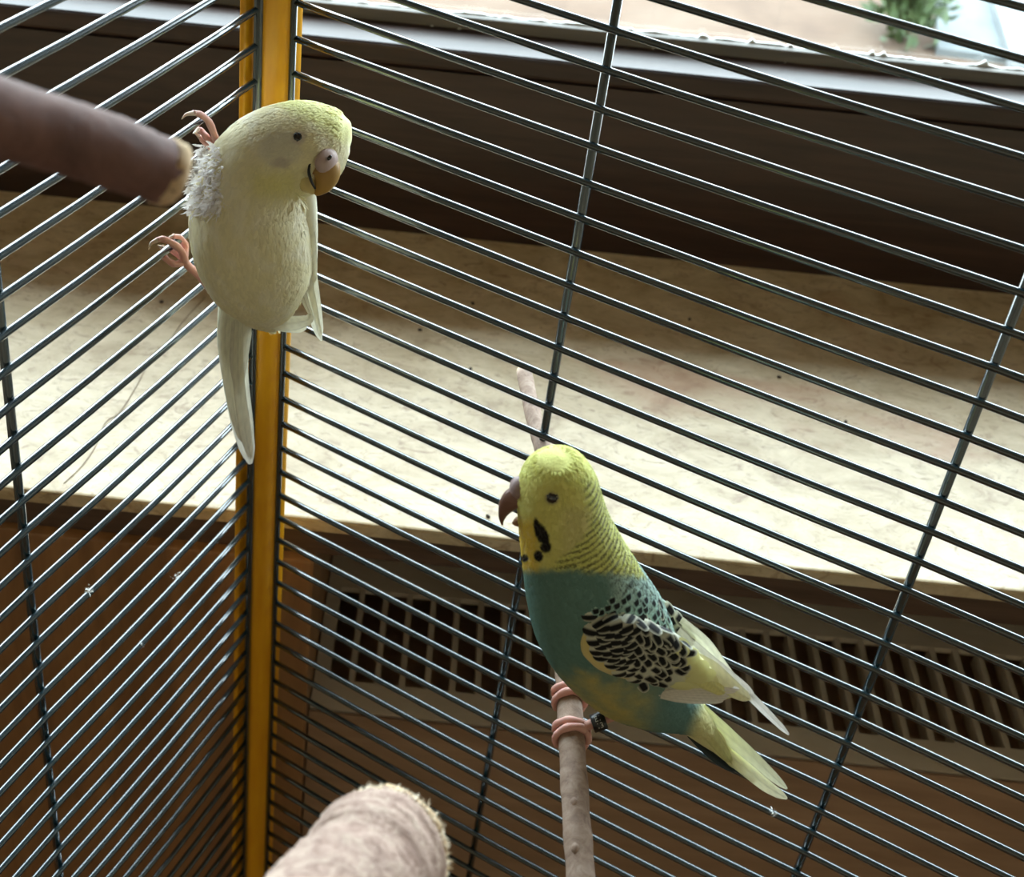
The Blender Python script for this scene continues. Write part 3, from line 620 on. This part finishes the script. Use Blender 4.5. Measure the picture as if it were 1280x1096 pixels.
bv4 = bvh_of([body2])
p, n_ = hit(bv4, 372, 171); part2(ball('eye', p - n_ * .0004, .0019, 'eye', None, n_, .6))
r2_ = np.random.default_rng(21); V, Fc, Cc = [], [], []
for k in range(750):                                     # ruffled white down on the shoulder
    x = r2_.uniform(238, 280); y = r2_.uniform(182, 268)
    if x < 238 + (y - 230) * -.5 * (y < 230) * .6: continue
    p, n_ = hit(bv4, x, y)
    if p is None: p, n_ = WB(x, y), unit(CW - WB(x, y))
    d = unit(np.array([-.55 + r2_.normal(0, .5), -.5 + r2_.normal(0, .5), .2 + .3 * r2_.random()]) @ RW); L_ = r2_.uniform(.002, .0045); s_ = unit(np.cross(d, r2_.normal(0, 1, 3))) * .0004; i = len(V)
    V += [p - s_, p + s_, p + d * L_ * .6 + s_ * 1.3, p + d * L_, p + d * L_ * .6 - s_ * 1.3]; Fc.append((i, i + 1, i + 2, i + 3, i + 4)); Cc += [lin(252, 248, 246)] * 5
tag(part2(mesh('ruffled_down', V, Fc, 'feather', None, True, np.array(Cc))), kind='stuff')
part2(ball('cere', P(408, 201, DW(0, 200) - .0128), (.0042, .0050, .0030), 'horn', None, unit(P(425, 195, .51) - P(380, 190, .525)), 1, lin(184, 160, 154)))
def WF(x, y, l=.0105): return P(x, y, DW(x, y) - l)
part2(horn_loft('beak', [(400, 202, 0, 0), (402, 204, 15, 13), (406, 210, 19, 15), (408, 219, 17, 13), (405, 230, 12.5, 10), (400, 238, 7, 6), (395, 243, 2.5, 3), (394, 244, 0, 0)], WF, view, lin(160, 124, 80), lin(176, 138, 66)))
part2(horn_loft('lower_beak', [(374, 220, 0, 0), (378, 223, 10, 12), (385, 231, 11, 12), (391, 238, 6, 8), (394, 242, 0, 0)], lambda x, y: WF(x, y, .0098), view, lin(206, 190, 130), lin(206, 180, 120)))
ns = ball('nostril', P(412, 197, DW(0, 200) - .0162), (.0007, .0011, .0006), 'eye', None, view); part2(ns)
part2(tube('mouth_line', [P(388, 202, DW(0, 200) - .0140), P(386, 214, DW(0, 214) - .0148), P(389, 226, DW(0, 226) - .0150), P(394, 236, DW(0, 236) - .0140)], [.0004, .0006, .0004], 'ring', None, 8, 12))
kw = .53 / F
def fq(name, pts, widths, par, col, **k): return quill(name, [WB(x, y, dd * kw) for x, y, dd in pts], np.array(widths) * kw, par, col, **k)
WL = lin(240, 236, 214)
def wing_pad(rws): 
    V, q, a = loft(stations(rws, lambda x, y, dd: WB(x, y, dd * kw)), view, 100, 28); return part2(grid_mesh('wing', V, 'plume', None, lambda p, ar: np.broadcast_to(lin(240, 236, 210), p.shape).copy(), a))
wa = wing_pad([(380, 232, 0, 0, 6), (381, 245, 14, 12, 8), (383, 280, 14, 10, 8), (386, 315, 11, 8, 4), (389, 345, 6, 5, 2), (390, 358, 0, 0, 2)])
for pts, wd_ in (([(380, 262, 18), (385, 300, 16), (389, 335, 10), (391, 356, 6)], [18, 20, 16, 8]), ([(374, 290, 30), (378, 330, 24), (388, 375, 14), (396, 410, 8), (402, 426, 5)], [14, 17, 15, 11, 5]), ([(384, 300, 10), (391, 350, 6), (398, 392, 4), (402, 418, 2)], [12, 13, 10, 6]), ([(368, 300, 40), (372, 335, 36), (380, 372, 26), (390, 396, 18)], [10, 12, 10, 5])):
    fq('flight_feather', pts, wd_, wa, WL)
wb = wing_pad([(268, 236, 0, 0, 22), (264, 246, 16, 14, 24), (258, 272, 20, 14, 22), (253, 300, 15, 11, 18), (251, 322, 7, 6, 14), (251, 336, 0, 0, 12)])
for pts, wd_ in (([(268, 255, 40), (262, 285, 38), (254, 315, 30), (251, 338, 22)], [24, 28, 20, 8]), ([(256, 252, 30), (247, 285, 28), (248, 318, 22), (251, 336, 18)], [20, 22, 14, 6]), ([(300, 385, 40), (330, 398, 42), (362, 404, 34), (384, 400, 24), (388, 392, 20)], [14, 22, 20, 14, 8]), ([(310, 392, 32), (345, 405, 30), (372, 410, 24), (383, 406, 20)], [12, 16, 13, 8])):
    fq('flight_feather', pts, wd_, wb, WL)
tw = part2(grid_mesh('tail', loft(stations([(300, 350, 0, 0, 6), (298, 365, 22, 16, 6), (294, 400, 22, 12, 2), (292, 430, 18, 8, 0), (294, 460, 0, 0, 0)], lambda x, y, dd: WB(x, y, dd * kw)), view, 80, 24)[0], 'plume', None, lambda p, a: np.broadcast_to(lin(236, 234, 204), p.shape).copy(), np.zeros(80)))
for pts, wd_ in (([(296, 372, 26), (292, 420, 20), (294, 470, 14), (303, 530, 10), (313, 580, 8)], [40, 44, 36, 32, 18]), ([(302, 376, 30), (300, 420, 24), (298, 462, 20), (299, 492, 16)], [26, 30, 22, 10]), ([(285, 380, 28), (281, 425, 24), (286, 470, 18), (294, 520, 14), (302, 552, 12)], [16, 20, 18, 14, 8]), ([(298, 400, 30), (298, 470, 22), (306, 535, 16), (314, 574, 12)], [10, 16, 18, 10])):
    fq('tail_feather', pts, wd_, tw, lin(236, 232, 206), tipcol=lin(226, 220, 206))
# feet on the left wires: depth from the wire plane
nl_ = RZ @ np.array([0, 1.0, 0])
def LP(px, py, out): return on_plane(px, py, U(0, 0, 0) + nl_ * out * S, nl_)        # `out` wire pitches in front of the panel
f1 = part2(tube('foot', [LP(284, 205, .9), LP(275, 190, .55), LP(270, 178, .32)], [.0017, .0016, .0015], 'skin', None, 12, 10, PINK))
toe([LP(271, 182, .34), LP(267, 166, .30), LP(260, 151, .28), LP(250, 143, .22), LP(241, 141, .14)], .0014, f1, [LP(233, 143, .10), LP(227, 149, .08)])
toe([LP(268, 184, .30), LP(259, 173, .16), LP(252, 164, -.05), LP(247, 161, -.12)], .0013, f1, [LP(244, 165, -.08), LP(241, 167, .02)])
toe([LP(266, 186, .28), LP(256, 178, .10), LP(250, 171, -.10)], .0012, f1, [LP(246, 168, -.12), LP(242, 166, -.06)])
f2 = part2(tube('foot', [LP(264, 362, .95), LP(250, 345, .60), LP(236, 333, .36), LP(229, 324, .30)], [.0017, .0016, .0015, .0017], 'skin', None, 12, 12, PINK))
toe([LP(231, 326, .32), LP(226, 313, .30), LP(215, 304, .26), LP(204, 299, .22), LP(196, 300, .16)], .0014, f2, [LP(189, 304, .12), LP(186, 312, .08)])
toe([LP(230, 322, .28), LP(232, 308, .20), LP(226, 298, .10), LP(216, 295, -.02)], .0013, f2, [LP(212, 297, -.08), LP(210, 301, -.06)])
toe([LP(229, 328, .28), LP(218, 330, .22), LP(208, 324, .10), LP(203, 316, -.06)], .0013, f2, [LP(202, 310, -.1), LP(204, 306, -.08)])
toe([LP(228, 322, .24), LP(216, 314, .02), LP(206, 310, -.10)], .0012, f2, [LP(200, 308, -.12), LP(197, 306, -.10)])

# ------------------------------------------------------------------ crumbs, hairs and fluff
MAT['seed'] = new_mat('dark_seed_husk', srgb(58, 44, 32), .7)[0]; MAT['hair'] = new_mat('fine_hair', srgb(120, 96, 72), .6)[0]; MAT['down'] = new_mat('white_down', srgb(236, 236, 232), .8)[0]
for i, (x, y, lb) in enumerate(((974, 471, 'tiny dark seed husk alone on the middle of the sill right of the stick perch'), (1057, 527, 'dark seed husk on the sill beside a cage upright'), (591, 379, 'small seed husk on the sill midway between the two birds'), (525, 412, 'pale brown crumb of husk on the sill below the white bird wing tip'), (588, 461, 'seed husk on the sill near the cut tip of the stick perch'),
                               (610, 645, 'round dark seed near the sill edge in front of the turquoise bird beak'), (202, 377, 'seed husk on the sill under the white bird foot'), (862, 399, 'seed husk in the shadowed back part of the sill'))):
    c = on_z(x, y, .9006); o = ball('seed_husk', (0, 0, 0), (.0014, .0010, .0008), 'seed', None, seg=10); o.location = c; o.rotation_euler = (0, 0, i * 1.1)
    tag(o, lb, 'seed', 'seed husks on the sill')
tag(tube('fallen_hair', [on_z(x, y, .9003) for x, y in ((256, 372), (230, 400), (212, 425), (190, 445), (172, 480), (150, 515), (132, 528), (118, 560), (100, 585), (80, 604))], .00022, 'hair', None, 5, 40), 'long thin hair lying across the stone sill behind the cage', 'hair')
def fluff(px, py, left, seed, label):
    r = np.random.default_rng(seed); c = LP(px, py, .12) if left else on_plane(px, py, U(.1, 0, 0), RZ @ np.array([1.0, 0, 0])); V, Fc = [], []
    for k in range(26):
        d = r.normal(0, .0007, 3); q = r.normal(0, .0005, 3); s_ = r.normal(0, .0004, 3); i = len(V); V += [d - s_, d + s_, d + q]; Fc.append((i, i + 1, i + 2))
    o = mesh('down_fluff', V, Fc, 'down', None, False); o.location = c; tag(o, label, 'feather fluff')
    return o
fluff(591, 741, False, 1, 'white down fluff caught on a wire beside the turquoise breast'); fluff(967, 1015, False, 2, 'white down fluff caught on a wire below the tail tip')
for i, (x, y, lb) in enumerate(((111, 738, 'bit of white down on the wires nearest the cage upright beside the brown board'), (220, 720, 'bit of white down on the wires under the white bird tail'), (178, 805, 'lowest bit of white down on the wires before the brown board'))): tag(fluff(x, y, True, 5 + i, lb), group='bits of down on the wires')
